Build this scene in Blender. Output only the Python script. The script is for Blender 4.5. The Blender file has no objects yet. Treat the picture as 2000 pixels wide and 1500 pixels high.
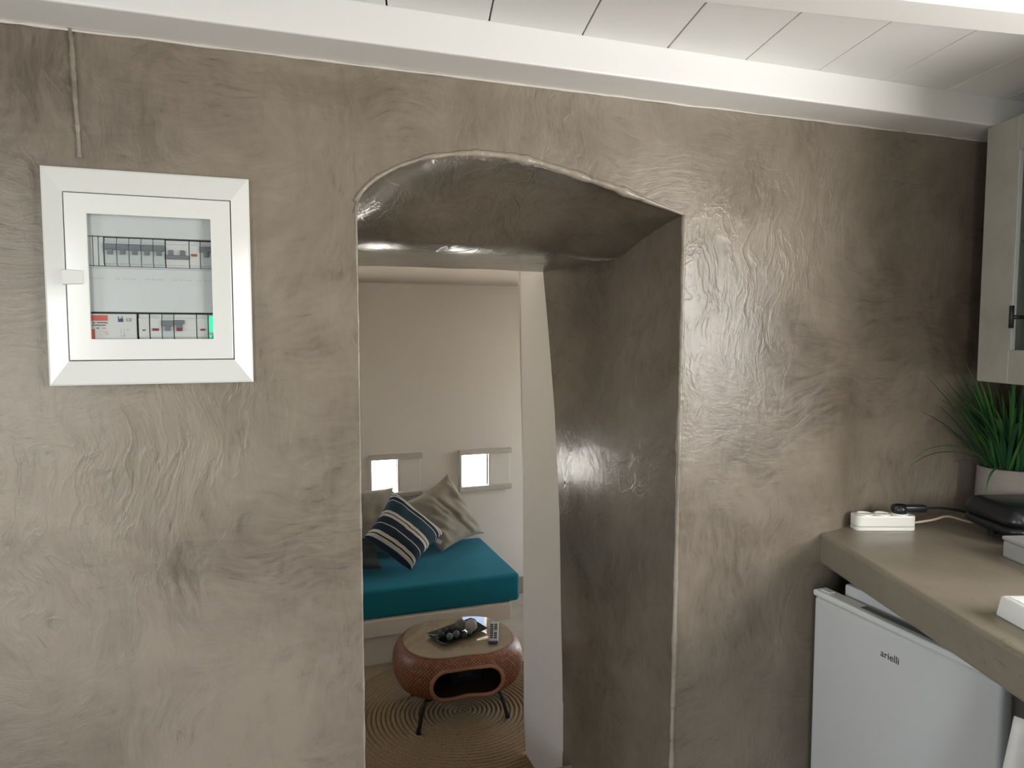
import bpy, bmesh, math, random
from mathutils import Vector, Matrix, noise
random.seed(7)
sc = bpy.context.scene
COL = sc.collection
R = math.radians
# ------------------------------------------------------------------ camera
cam_d = bpy.data.cameras.new('camera')
cam = bpy.data.objects.new('camera', cam_d); COL.objects.link(cam)
cam_d.sensor_fit = 'HORIZONTAL'; cam_d.sensor_width = 36.0
cam_d.lens = 36.0 * 1400.0 / 2000.0
cam_d.clip_start = 0.02
cam.location = (0, 0, 1.43)
cam.rotation_euler = (R(90) - math.atan(97 / 1400.0), 0, R(-19.3))
sc.camera = cam
# ------------------------------------------------------------------ light
sc.view_settings.view_transform = 'Standard'
sc.view_settings.look = 'None'
sc.view_settings.gamma = 1.0
sc.view_settings.use_curve_mapping = False
sc.view_settings.exposure = 1.15
sc.cycles.max_bounces = 9; sc.cycles.diffuse_bounces = 6; sc.cycles.glossy_bounces = 4
world = bpy.data.worlds.new('sky'); sc.world = world
world.use_nodes = True
wn = world.node_tree; wn.nodes.clear()
wo = wn.nodes.new('ShaderNodeOutputWorld'); wb = wn.nodes.new('ShaderNodeBackground')
ws = wn.nodes.new('ShaderNodeTexSky'); ws.sky_type = 'NISHITA'; ws.sun_disc = False
ws.sun_elevation = R(62); ws.sun_rotation = R(-20)
wb.inputs['Strength'].default_value = 0.55
wn.links.new(ws.outputs[0], wb.inputs[0]); wn.links.new(wb.outputs[0], wo.inputs[0])
sun_d = bpy.data.lights.new('sun', 'SUN'); sun_d.energy = 48.0; sun_d.angle = R(0.6); sun_d.color = (1, .95, .86)
sun = bpy.data.objects.new('sun', sun_d); COL.objects.link(sun)
sdir = Vector((0.06, -0.45, -0.85))
sun.rotation_euler = sdir.to_track_quat('-Z', 'Y').to_euler()

def daylight(name, loc, direction, sx, sy, power, color=(1, 1, 1)):
    """daylight entering through a real opening of the room"""
    l = bpy.data.lights.new(name, 'AREA'); l.shape = 'RECTANGLE'; l.size = sx; l.size_y = sy
    l.energy = power; l.color = color
    o = bpy.data.objects.new(name, l); COL.objects.link(o); o.location = loc
    o.rotation_euler = Vector(direction).to_track_quat('-Z', 'Y').to_euler()
    return o
# counter frame: local x runs into the worktop, local y towards the plastered wall
CF = Matrix.Translation((1.385, 1.49, 0)) @ Matrix.Rotation(R(-17.52), 4, 'Z')
CX = Vector((.954, -.301, 0)); CY = Vector((.301, .954, 0))
daylight('daylight_worktop_window', CF @ Vector((.86, -1.25, 1.47)), -CX, .95, .66, 16.5, (1, .97, .93))
daylight('daylight_entrance', (-1.515, -2.34, 1.15), (0, 1, 0), .85, 1.7, 14, (1, .98, .95))
daylight('daylight_side_window', (-2.04, .27, 1.30), (1, 0, 0), .94, .56, 8.5, (.95, .98, 1))
daylight('daylight_living_door', (2.66, 3.86, .75), (-1, 0, 0), .6, 1.5, 3.8, (1, .93, .84))

daylight('daylight_living_window', (-1.66, 3.88, .95), (1, 0, 0), .5, .8, 1.5, (1, .92, .82))

# ------------------------------------------------------------------ helpers
WM = {}
def W(o): return WM.get(o.name, Matrix.Identity(4)) if o else Matrix.Identity(4)
def put(name, bm, mat, parent=None, smooth=False, xf=None):
    me = bpy.data.meshes.new(name)
    if xf is not None: bm.transform(xf)
    if parent is not None: bm.transform(W(parent).inverted())
    bm.normal_update(); bm.to_mesh(me); bm.free()
    if mat: me.materials.append(mat)
    if smooth:
        for p in me.polygons: p.use_smooth = True
    o = bpy.data.objects.new(name, me); COL.objects.link(o)
    if parent is not None:
        o.parent = parent; WM[o.name] = W(parent)
    else: WM[o.name] = Matrix.Identity(4)
    return o
def thing(name, label, cat, loc=(0, 0, 0), rz=0, group=None):
    o = bpy.data.objects.new(name, None); COL.objects.link(o); o.empty_display_size = .05
    o.location = loc; o.rotation_euler = (0, 0, rz)
    WM[o.name] = Matrix.Translation(loc) @ Matrix.Rotation(rz, 4, 'Z')
    return tag(o, label, cat, group)
def tag(o, label, cat, group=None):
    o['label'] = label; o['category'] = cat
    if group: o['group'] = group
    return o
def struct(o): o['kind'] = 'structure'; return o
def settled(o, base):
    """move the origin of a one-mesh thing to its base"""
    o.data.transform(Matrix.Translation(-Vector(base))); o.location = base
    WM[o.name] = Matrix.Translation(base); return o
def twin(o, off, parent=None, rot=None):
    c = o.copy(); COL.objects.link(c); c.location = Vector(o.location) + Vector(off)
    if rot: c.rotation_euler = rot
    if parent is not None: c.parent = parent
    WM[c.name] = W(o); return c
def box(lo, hi, bevel=0, seg=2):
    bm = bmesh.new(); bmesh.ops.create_cube(bm, size=1)
    lo = Vector(lo); hi = Vector(hi)
    for v in bm.verts: v.co = Vector([lo[i] + (v.co[i] + .5) * (hi[i] - lo[i]) for i in range(3)])
    if bevel: bmesh.ops.bevel(bm, geom=list(bm.edges), offset=bevel, segments=seg, profile=.5, affect='EDGES')
    return bm
def join(*bms):
    out = bmesh.new()
    for b in bms:
        m = bpy.data.meshes.new('t'); b.to_mesh(m); b.free(); out.from_mesh(m); bpy.data.meshes.remove(m)
    return out
def faces(vs, fs):
    bm = bmesh.new(); v = [bm.verts.new(p) for p in vs]
    for f in fs:
        try: bm.faces.new([v[i] for i in f])
        except ValueError: pass
    return bm
def gridsurf(fn, nu, nv, closeu=False, skip=None):
    """fn(i,j) -> point, i in 0..nu, j in 0..nv"""
    vs = []; n1 = nu if closeu else nu + 1
    for j in range(nv + 1):
        for i in range(n1): vs.append(fn(i, j))
    fs = []
    for j in range(nv):
        for i in range(nu):
            if skip and skip(i, j): continue
            a = j * n1 + i; b = j * n1 + (i + 1) % n1
            fs.append((a, b, b + n1, a + n1))
    return faces(vs, fs)
def tube(pts, r, n=8, closed=False, rfn=None):
    pts = [Vector(p) for p in pts]; bm = bmesh.new(); rings = []; N = len(pts)
    up = None
    for i, p in enumerate(pts):
        if closed: t = pts[(i + 1) % N] - pts[i - 1]
        else: t = pts[min(i + 1, N - 1)] - pts[max(i - 1, 0)]
        t.normalize()
        if up is None: up = Vector((0, 0, 1)) if abs(t.z) < .9 else Vector((1, 0, 0))
        s = t.cross(up).normalized(); up = s.cross(t).normalized()
        rr = rfn(i) if rfn else r
        rings.append([bm.verts.new(p + (s * math.cos(a) + up * math.sin(a)) * rr) for a in [2 * math.pi * k / n for k in range(n)]])
    for i in range(N if closed else N - 1):
        A = rings[i]; B = rings[(i + 1) % N]
        for k in range(n): bm.faces.new((A[k], A[(k + 1) % n], B[(k + 1) % n], B[k]))
    if not closed: bm.faces.new(rings[0][::-1]); bm.faces.new(rings[-1])
    bmesh.ops.recalc_face_normals(bm, faces=bm.faces)
    return bm
def lathe(prof, n=32, center=(0, 0, 0)):
    c = Vector(center)
    bm = gridsurf(lambda i, j: c + Vector((prof[j][0] * math.cos(2 * math.pi * i / n), prof[j][0] * math.sin(2 * math.pi * i / n), prof[j][1])), n, len(prof) - 1, closeu=True)
    bmesh.ops.remove_doubles(bm, verts=bm.verts, dist=1e-6)
    bmesh.ops.recalc_face_normals(bm, faces=bm.faces); return bm
def prism(poly, z0, z1, bevel=0, seg=2):
    bm = bmesh.new(); a = [bm.verts.new((x, y, z0)) for x, y in poly]; b = [bm.verts.new((x, y, z1)) for x, y in poly]
    n = len(poly)
    bm.faces.new(a[::-1]); bm.faces.new(b)
    for i in range(n): bm.faces.new((a[i], a[(i + 1) % n], b[(i + 1) % n], b[i]))
    bmesh.ops.recalc_face_normals(bm, faces=bm.faces)
    if bevel: bmesh.ops.bevel(bm, geom=list(bm.edges), offset=bevel, segments=seg, profile=.5, affect='EDGES')
    return bm
def ringframe(o, i, y0, y1):
    """flat picture-frame ring in the XZ plane. o,i = (x0,z0,x1,z1); y0 front, y1 back"""
    def R4(q, y): return [(q[0], y, q[1]), (q[2], y, q[1]), (q[2], y, q[3]), (q[0], y, q[3])]
    v = R4(o, y0) + R4(i, y0) + R4(o, y1) + R4(i, y1); f = []
    for k in range(4):
        n = (k + 1) % 4
        f += [(k, n, 4 + n, 4 + k), (8 + k, 12 + k, 12 + n, 8 + n), (k, 8 + k, 8 + n, n), (4 + k, 4 + n, 12 + n, 12 + k)]
    bm = faces(v, f); bmesh.ops.recalc_face_normals(bm, faces=bm.faces); return bm
def wallplate(u0, u1, v0, v1, holes, d0, d1, axis):
    """wall slab with rectangular holes. axis 'y': u=x, v=z, depth=y ; axis 'x': u=y, v=z, depth=x"""
    us = sorted({u0, u1} | {h[0] for h in holes} | {h[2] for h in holes}); vs = sorted({v0, v1} | {h[1] for h in holes} | {h[3] for h in holes})
    def P(u, v, d): return (u, d, v) if axis == 'y' else (d, u, v)
    bm = bmesh.new(); cache = {}
    def V(*a):
        p = P(*a)
        if p not in cache: cache[p] = bm.verts.new(p)
        return cache[p]
    def solid(i, j):
        if i < 0 or j < 0 or i >= len(us) - 1 or j >= len(vs) - 1: return False
        cu = (us[i] + us[i + 1]) / 2; cv = (vs[j] + vs[j + 1]) / 2
        return not any(h[0] < cu < h[2] and h[1] < cv < h[3] for h in holes)
    for i in range(len(us) - 1):
        for j in range(len(vs) - 1):
            if not solid(i, j): continue
            a, b, c, d = us[i], us[i + 1], vs[j], vs[j + 1]
            for dd in (d0, d1): bm.faces.new((V(a, c, dd), V(b, c, dd), V(b, d, dd), V(a, d, dd)))
            if not solid(i - 1, j): bm.faces.new((V(a, c, d0), V(a, d, d0), V(a, d, d1), V(a, c, d1)))
            if not solid(i + 1, j): bm.faces.new((V(b, c, d0), V(b, d, d0), V(b, d, d1), V(b, c, d1)))
            if not solid(i, j - 1): bm.faces.new((V(a, c, d0), V(b, c, d0), V(b, c, d1), V(a, c, d1)))
            if not solid(i, j + 1): bm.faces.new((V(a, d, d0), V(b, d, d0), V(b, d, d1), V(a, d, d1)))
    bmesh.ops.recalc_face_normals(bm, faces=bm.faces); return bm
def text_bm(txt, size, M, depth=.0006):
    cu = bpy.data.curves.new('t', 'FONT'); cu.body = txt; cu.size = size; cu.extrude = depth; cu.align_x = 'CENTER'; cu.align_y = 'CENTER'; cu.resolution_u = 3
    o = bpy.data.objects.new('t', cu); COL.objects.link(o)
    dg = bpy.context.evaluated_depsgraph_get(); dg.update()
    me = bpy.data.meshes.new_from_object(o.evaluated_get(dg))
    bm = bmesh.new(); bm.from_mesh(me); bpy.data.meshes.remove(me); bpy.data.objects.remove(o); bpy.data.curves.remove(cu)
    bm.transform(M); return bm
def interp(x, tab):
    if x <= tab[0][0]: return tab[0][1]
    for (a, fa), (b, fb) in zip(tab, tab[1:]):
        if x <= b: return fa + (fb - fa) * (x - a) / (b - a)
    return tab[-1][1]
def sstep(a, b, x):
    t = min(1, max(0, (x - a) / (b - a))); return t * t * (3 - 2 * t)
def catmull(pts, per=8):
    P = [Vector(p) for p in pts]; out = []
    for i in range(len(P) - 1):
        a = P[max(i - 1, 0)]; b = P[i]; c = P[i + 1]; d = P[min(i + 2, len(P) - 1)]
        for k in range(per):
            t = k / per
            out.append(.5 * ((2 * b) + (c - a) * t + (2 * a - 5 * b + 4 * c - d) * t * t + (3 * b - a - 3 * c + d) * t ** 3))
    out.append(P[-1]); return out

# ------------------------------------------------------------------ materials
def srgb(r, g, b):
    f = lambda c: c / 12.92 if c <= .04045 else ((c + .055) / 1.055) ** 2.4
    return (f(r / 255), f(g / 255), f(b / 255), 1)
class NT:
    def __init__(s, name):
        s.m = bpy.data.materials.new(name); s.m.use_nodes = True; s.t = s.m.node_tree
        s.b = s.t.nodes['Principled BSDF']
    def n(s, typ, **kw):
        x = s.t.nodes.new(typ)
        for k, v in kw.items():
            if hasattr(x, k): setattr(x, k, v)
            else: x.inputs[k].default_value = v
        return x
    def l(s, a, b): s.t.links.new(a, b)
    def noise(s, scale, detail=4, rough=.55, dist=0, vec=None):
        x = s.n('ShaderNodeTexNoise'); x.inputs['Scale'].default_value = scale; x.inputs['Detail'].default_value = detail
        x.inputs['Roughness'].default_value = rough; x.inputs['Distortion'].default_value = dist
        if vec is not None: s.l(vec, x.inputs['Vector'])
        return x.outputs['Fac']
    def obj(s, scale=(1, 1, 1), rot=(0, 0, 0)):
        c = s.n('ShaderNodeTexCoord'); m = s.n('ShaderNodeMapping')
        m.inputs['Scale'].default_value = scale; m.inputs['Rotation'].default_value = rot
        s.l(c.outputs['Object'], m.inputs['Vector']); return m.outputs['Vector']
    def ramp(s, fac, stops, interp='LINEAR'):
        r = s.n('ShaderNodeValToRGB'); r.color_ramp.interpolation = interp; e = r.color_ramp.elements
        while len(e) > 1: e.remove(e[-1])
        e[0].position = stops[0][0]; e[0].color = stops[0][1]
        for p, c in stops[1:]:
            k = e.new(p); k.color = c
        s.l(fac, r.inputs['Fac']); return r.outputs['Color']
    def math(s, op, a, b=None):
        m = s.n('ShaderNodeMath'); m.operation = op
        for i, x in enumerate((a, b)):
            if x is None: continue
            if isinstance(x, (int, float)): m.inputs[i].default_value = x
            else: s.l(x, m.inputs[i])
        return m.outputs[0]
    def mix(s, fac, a, b, mode='MIX'):
        m = s.n('ShaderNodeMix'); m.data_type = 'RGBA'; m.blend_type = mode
        for k, x in ((0, fac), (6, a), (7, b)):
            if isinstance(x, (int, float)): m.inputs[k].default_value = x
            elif isinstance(x, tuple): m.inputs[k].default_value = x
            else: s.l(x, m.inputs[k])
        return m.outputs[2]
    def bump(s, h, strength, dist=.01):
        b = s.n('ShaderNodeBump'); b.inputs['Strength'].default_value = strength; b.inputs['Distance'].default_value = dist
        s.l(h, b.inputs['Height']); s.l(b.outputs[0], s.b.inputs['Normal'])
def solid(name, col, rough=.5, spec=.5, metal=0, bump=0, bscale=200, var=0, emit=0):
    t = NT(name); t.b.inputs['Base Color'].default_value = col; t.b.inputs['Roughness'].default_value = rough
    t.b.inputs['Specular IOR Level'].default_value = spec; t.b.inputs['Metallic'].default_value = metal
    if var:
        f = t.noise(8, 5, .6, .3, t.obj())
        d = tuple(c * (1 - var) for c in col[:3]) + (1,)
        t.l(t.ramp(f, [(.3, d), (.7, col)]), t.b.inputs['Base Color'])
    if bump: t.bump(t.noise(bscale, 3, .6, 0, t.obj()), bump, .002)
    if emit:
        t.b.inputs['Emission Color'].default_value = col; t.b.inputs['Emission Strength'].default_value = emit
    return t.m
def plaster(name, lo, hi, rough=.27, bumpk=1.0, marks=1.0, fineh=.26, roughv=.22, dark_patches=()):
    """hand-trowelled cement: blotches, ridges left by the blade, short scratches"""
    t = NT(name); v = t.obj()
    wn_ = t.n('ShaderNodeTexNoise'); wn_.inputs['Scale'].default_value = 3.2; wn_.inputs['Detail'].default_value = 2
    t.l(v, wn_.inputs['Vector'])
    wv = t.n('ShaderNodeVectorMath'); wv.operation = 'MULTIPLY_ADD'
    wv.inputs[1].default_value = (.22, .22, .22); t.l(wn_.outputs['Color'], wv.inputs[0]); t.l(v, wv.inputs[2])
    vw = wv.outputs[0]
    def mp(sc_, rot):
        m = t.n('ShaderNodeMapping'); m.inputs['Scale'].default_value = sc_; m.inputs['Rotation'].default_value = rot
        t.l(vw, m.inputs['Vector']); return m.outputs['Vector']
    big = t.noise(2.1, 4, .60, .3, vw)
    patch = t.ramp(t.noise(2.7, 2, .5, 0, t.obj((1, 1, .8), (0, R(30), 0))), [(.43, (0, 0, 0, 1)), (.60, (1, 1, 1, 1))])
    r1 = t.noise(12, 3, .60, .5, mp((1.7, 1, .75), (0, R(-8), 0)))
    ridge = t.math('POWER', t.math('SUBTRACT', 1.0, t.math('ABSOLUTE', t.math('MULTIPLY', t.math('SUBTRACT', r1, .5), 3.2))), 7.0)
    f1 = t.noise(30, 4, .72, .5, mp((.55, 1, 2.3), (0, R(9), 0)))
    f2 = t.noise(30, 4, .72, .5, mp((2.1, 1, .55), (0, R(-28), 0)))
    fine = t.mix(patch, f1, f2)
    c = t.math('ADD', t.math('MULTIPLY', big, .62), t.math('ADD', t.math('MULTIPLY', fine, .24), t.math('MULTIPLY', r1, .14)))
    mean = tuple((a * .45 + b * .55) for a, b in zip(lo[:3], hi[:3])) + (1,)
    col = t.ramp(c, [(.37, lo), (.48, mean), (.61, hi)])
    k = 1 - .26 * marks
    dark = t.ramp(fine, [(.27, (k, k * .98, k * .95, 1)), (.40, (1, 1, 1, 1))])
    col = t.mix(1.0, col, dark, 'MULTIPLY')
    for cx, cz, rx, rz, kk in dark_patches:
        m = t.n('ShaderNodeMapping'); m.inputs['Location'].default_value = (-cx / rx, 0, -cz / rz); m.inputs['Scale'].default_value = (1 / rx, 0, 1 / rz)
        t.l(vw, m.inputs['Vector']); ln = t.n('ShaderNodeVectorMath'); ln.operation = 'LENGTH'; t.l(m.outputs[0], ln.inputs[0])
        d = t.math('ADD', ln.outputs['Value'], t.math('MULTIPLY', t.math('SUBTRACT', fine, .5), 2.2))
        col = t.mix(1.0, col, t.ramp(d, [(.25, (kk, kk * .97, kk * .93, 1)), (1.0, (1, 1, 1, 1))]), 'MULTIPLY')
    t.l(col, t.b.inputs['Base Color'])
    rr = t.n('ShaderNodeMapRange'); rr.inputs[3].default_value = rough - .04; rr.inputs[4].default_value = rough - .04 + roughv
    t.l(fine, rr.inputs[0]); t.l(rr.outputs[0], t.b.inputs['Roughness'])
    t.b.inputs['Specular IOR Level'].default_value = .5
    h = t.math('ADD', t.math('MULTIPLY', t.math('MULTIPLY', ridge, patch), .14), t.math('ADD', t.math('MULTIPLY', big, .9), t.math('ADD', t.math('MULTIPLY', r1, .30), t.math('MULTIPLY', fine, fineh))))
    t.bump(h, .24 * bumpk, .02)
    return t.m
def archglass(name, tint=(1, 1, 1, 1), ior=1.5, rough=.02):
    t = NT(name); out = t.t.nodes['Material Output']; t.t.nodes.remove(t.b)
    tr = t.n('ShaderNodeBsdfTransparent'); tr.inputs[0].default_value = tint
    gl = t.n('ShaderNodeBsdfGlossy'); gl.inputs['Roughness'].default_value = rough
    fr = t.n('ShaderNodeFresnel'); fr.inputs['IOR'].default_value = ior
    m = t.n('ShaderNodeMixShader'); ge = t.n('ShaderNodeNewGeometry')
    t.l(t.math('MULTIPLY', fr.outputs[0], t.math('SUBTRACT', 1.0, ge.outputs['Backfacing'])), m.inputs[0]); t.l(tr.outputs[0], m.inputs[1]); t.l(gl.outputs[0], m.inputs[2])
    t.l(m.outputs[0], out.inputs[0]); return t.m
def fabric(name, col, scale=420, bump=.25, var=.12, sheen=.15):
    t = NT(name); v = t.obj()
    f = t.noise(12, 4, .6, .3, v); d = tuple(c * (1 - var) for c in col[:3]) + (1,)
    t.l(t.ramp(f, [(.35, d), (.65, col)]), t.b.inputs['Base Color'])
    t.b.inputs['Roughness'].default_value = .9; t.b.inputs['Specular IOR Level'].default_value = .2
    t.b.inputs['Sheen Weight'].default_value = sheen
    t.bump(t.noise(scale, 2, .5, 0, v), bump, .001); return t.m

M = {}
M['plaster'] = plaster('trowelled_cement_plaster', (.112, .090, .066, 1), (.262, .222, .176, 1), dark_patches=[(-.01, 1.09, .06, .10, .74), (-.10, 1.42, .13, .03, .78), (1.20, 1.86, .16, .10, .80), (.28, 2.03, .22, .06, .84)])  # irregular darker patches, one just below the distribution box
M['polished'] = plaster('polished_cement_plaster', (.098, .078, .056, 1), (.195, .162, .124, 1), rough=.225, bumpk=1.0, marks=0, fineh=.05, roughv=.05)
M['worktop'] = plaster('cement_worktop', (.185, .158, .122, 1), (.275, .238, .186, 1), rough=.30, bumpk=.15)
M['lip'] = plaster('worn_highlit_plaster_edge', (.16, .133, .104, 1), (.38, .335, .275, 1), rough=.24, bumpk=1.3)  # pale colour holds both edge wear and the arch rim's highlight
M['white'] = solid('white_lime_paint', (.78, .765, .735, 1), .55, .4, bump=.12, bscale=60)
M['white_wood'] = solid('white_painted_wood', (.80, .80, .785, 1), .38, .5, bump=.08, bscale=30)
M['caulk'] = solid('white_filler', (.60, .56, .50, 1), .4, .5, bump=.3, bscale=150)
M['roomwhite'] = solid('living_room_whitewash', (.64, .60, .545, 1), .7, .3, bump=.15, bscale=25)
M['floor'] = plaster('beige_cement_floor', (.26, .22, .165, 1), (.40, .345, .27, 1), rough=.45, bumpk=.15)
M['terrace'] = solid('whitewashed_terrace', (.85, .83, .79, 1), .8, .2, var=.1)
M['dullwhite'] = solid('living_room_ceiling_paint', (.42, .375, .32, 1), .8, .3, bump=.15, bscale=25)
M['rail'] = solid('window_rail_grey', (.47, .43, .38, 1), .5, .4)  # a step darker than the wall's whitewash
M['skirting'] = solid('stone_skirting', (.30, .25, .19, 1), .5, .4, var=.3)
M['plastic'] = solid('white_plastic', (.72, .73, .71, 1), .16, .5)
M['plastic_in'] = solid('pale_grey_plastic', (.55, .57, .58, 1), .32, .5)
M['breaker'] = solid('breaker_grey_plastic', (.44, .48, .485, 1), .4, .4)
M['breaker_white'] = solid('breaker_white_plastic', (.56, .56, .555, 1), .4, .4)
M['toggle'] = solid('breaker_toggle_grey', (.15, .165, .178, 1), .45, .4)
M['gap'] = solid('shadow_gap_black', (.04, .04, .045, 1), .6, .3)
M['red'] = solid('red_print', (.58, .13, .11, 1), .5, .3)
M['darkred'] = solid('dark_red_button', (.20, .025, .035, 1), .45, .4)
M['orange'] = solid('orange_brown_button', (.30, .10, .03, 1), .45, .4)
M['blue'] = solid('navy_print', (.05, .075, .17, 1), .5, .3)
M['pink'] = solid('pink_print', (.62, .38, .40, 1), .5, .3)
M['ink'] = solid('grey_print', (.11, .11, .10, 1), .5, .3)
M['faint'] = solid('faint_print', (.42, .43, .43, 1), .5, .3)
M['green'] = solid('green_indicator', (.03, .80, .36, 1), .4, .3, emit=.45)
M['pane'] = archglass('clear_pane', (.97, .98, .98, 1))
M['glass'] = archglass('table_glass', (.97, .975, .96, 1))
M['cabglass'] = archglass('cabinet_glass', (.80, .85, .83, 1))
M['teal'] = fabric('teal_mattress_cover', (.009, .150, .205, 1), var=.06, sheen=.04)
M['taupe'] = fabric('taupe_cotton', (.300, .262, .205, 1), bump=.3)
M['grey_fab'] = fabric('slate_grey_cotton', (.060, .068, .072, 1))
M['black_metal'] = solid('black_metal', (.012, .012, .012, 1), .4, .5, bump=.05)
M['black'] = solid('black_plastic', (.012, .013, .016, 1), .32, .5)
M['black_matt'] = solid('black_rubber', (.012, .013, .014, 1), .6, .4)
M['fridge'] = solid('white_enamel', (.60, .61, .60, 1), .28, .5, bump=.03, bscale=300)
M['fridge_cap'] = solid('white_fridge_plastic', (.66, .67, .66, 1), .3, .5)
M['gasket'] = solid('grey_gasket', (.14, .15, .15, 1), .6, .3)
M['chrome'] = solid('dark_chrome', (.10, .10, .09, 1), .3, .5, metal=.6)
M['concrete'] = solid('concrete_look_laminate', (.43, .42, .365, 1), .6, .3, bump=.15, bscale=80, var=.22)
M['cab_in'] = solid('cabinet_inside_grey', (.20, .205, .19, 1), .7, .3)
M['strip'] = solid('glossy_white_socket_plastic', (.80, .80, .74, 1), .18, .5)
M['socket_dark'] = solid('socket_hole', (.05, .05, .05, 1), .5, .3)
M['cord'] = solid('beige_cord', (.56, .43, .33, 1), .45, .4)
M['pot'] = solid('grey_clay_pot', (.33, .29, .265, 1), .75, .3, bump=.3, bscale=60, var=.12)
M['soil'] = solid('dark_soil', (.010, .014, .014, 1), .9, .2, bump=.5, bscale=80)
M['greybox'] = solid('brushed_grey_plastic', (.40, .405, .395, 1), .4, .5, var=.08)
M['whitebox'] = solid('gloss_white_plastic', (.84, .86, .83, 1), .22, .5)
M['cloth'] = fabric('white_curtain_cloth', (.66, .65, .63, 1))
M['remote'] = solid('silver_remote_plastic', (.33, .30, .265, 1), .4, .5)
M['tray'] = solid('dark_green_glass_tray', (.006, .016, .012, 1), .08, .6)
M['ball_dark'] = solid('dark_woven_ball', (.025, .030, .028, 1), .6, .4, bump=.8, bscale=90, var=.6)
M['ball_grey'] = solid('grey_marbled_ball', (.16, .17, .16, 1), .35, .5, bump=.4, bscale=60, var=.7)
M['ball_beige'] = solid('beige_twine_ball', (.34, .29, .235, 1), .8, .3, bump=1.0, bscale=110, var=.35)
M['ball_brown'] = solid('brown_twine_ball', (.20, .165, .13, 1), .8, .3, bump=1.0, bscale=110, var=.45)
def grass_mat(name, a, b):
    t = NT(name); t.l(t.ramp(t.noise(9, 3, .5, 0, t.obj()), [(.3, a), (.7, b)]), t.b.inputs['Base Color'])
    t.b.inputs['Roughness'].default_value = .45; return t.m
GR = [grass_mat('grass_deep', (.010, .045, .022, 1), (.020, .085, .030, 1)), grass_mat('grass_mid', (.020, .085, .022, 1), (.055, .150, .035, 1)), grass_mat('grass_light', (.08, .16, .05, 1), (.15, .23, .09, 1))]
def striped():
    t = NT('navy_white_striped_cotton'); uv = t.n('ShaderNodeUVMap'); uv.uv_map = 'UVMap'; sp = t.n('ShaderNodeSeparateXYZ'); t.l(uv.outputs[0], sp.inputs[0])
    navy = (.018, .028, .042, 1); teal = (.022, .048, .062, 1); wh = (.52, .485, .43, 1); dk = (.022, .018, .014, 1)
    st = [(0, navy), (.035, wh), (.075, navy), (.095, wh), (.13, navy), (.20, wh), (.215, teal), (.43, wh), (.485, dk), (.505, wh), (.56, navy), (.695, wh), (.71, navy), (.85, wh), (.90, dk), (.92, wh), (.965, navy)]
    t.l(t.ramp(sp.outputs['Y'], st, 'CONSTANT'), t.b.inputs['Base Color'])
    t.b.inputs['Roughness'].default_value = .9; t.b.inputs['Specular IOR Level'].default_value = .2
    t.bump(t.noise(500, 2, .5, 0, t.obj()), .3, .001); return t.m
M['stripe'] = striped()
def rattan():
    t = NT('woven_rattan'); uv = t.n('ShaderNodeUVMap'); uv.uv_map = 'UVMap'
    sp = t.n('ShaderNodeSeparateXYZ'); t.l(uv.outputs[0], sp.inputs[0])
    n = t.noise(60, 3, .6, 0, t.obj()); n2 = t.noise(5, 3, .6, 0, t.obj())
    c = t.ramp(n, [(.3, (.20, .072, .030, 1)), (.55, (.40, .155, .062, 1)), (.75, (.54, .26, .115, 1))])
    c = t.mix(n2, c, (.26, .100, .044, 1))
    bk = t.n('ShaderNodeTexBrick'); bk.inputs['Scale'].default_value = 1.0; bk.inputs['Brick Width'].default_value = 1 / 96; bk.inputs['Row Height'].default_value = 1 / 30
    bk.inputs['Mortar Size'].default_value = .0022; bk.inputs['Color1'].default_value = (1, 1, 1, 1); bk.inputs['Color2'].default_value = (.70, .62, .58, 1); bk.inputs['Mortar'].default_value = (.32, .25, .21, 1)
    t.l(uv.outputs[0], bk.inputs['Vector']); c = t.mix(1.0, c, bk.outputs['Color'], 'MULTIPLY')
    t.bump(bk.outputs['Color'], .4, .002)
    t.l(c, t.b.inputs['Base Color']); t.b.inputs['Roughness'].default_value = .42; return t.m
M['rattan'] = rattan()
M['rattan_rim'] = solid('rattan_rim_cane', (.33, .150, .075, 1), .45, .4, bump=.3, bscale=120, var=.3)
M['lining'] = solid('dark_lining', (.045, .022, .014, 1), .7, .3, bump=.4, bscale=120)  # very dark colour for the table's inside and bottom panel
M['rattan_top'] = solid('flat_woven_top', (.40, .305, .20, 1), .7, .3, bump=.6, bscale=160, var=.25)
def jute():
    t = NT('braided_jute'); n = t.noise(140, 3, .6, 0, t.obj()); n2 = t.noise(6, 3, .6, .3, t.obj())
    c = t.ramp(n, [(.3, (.18, .122, .068, 1)), (.7, (.40, .295, .178, 1))]); c = t.mix(n2, c, (.27, .192, .112, 1))
    t.l(c, t.b.inputs['Base Color']); t.b.inputs['Roughness'].default_value = .95; t.b.inputs['Specular IOR Level'].default_value = .1
    t.bump(n, .5, .003); return t.m
M['jute'] = jute()

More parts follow.
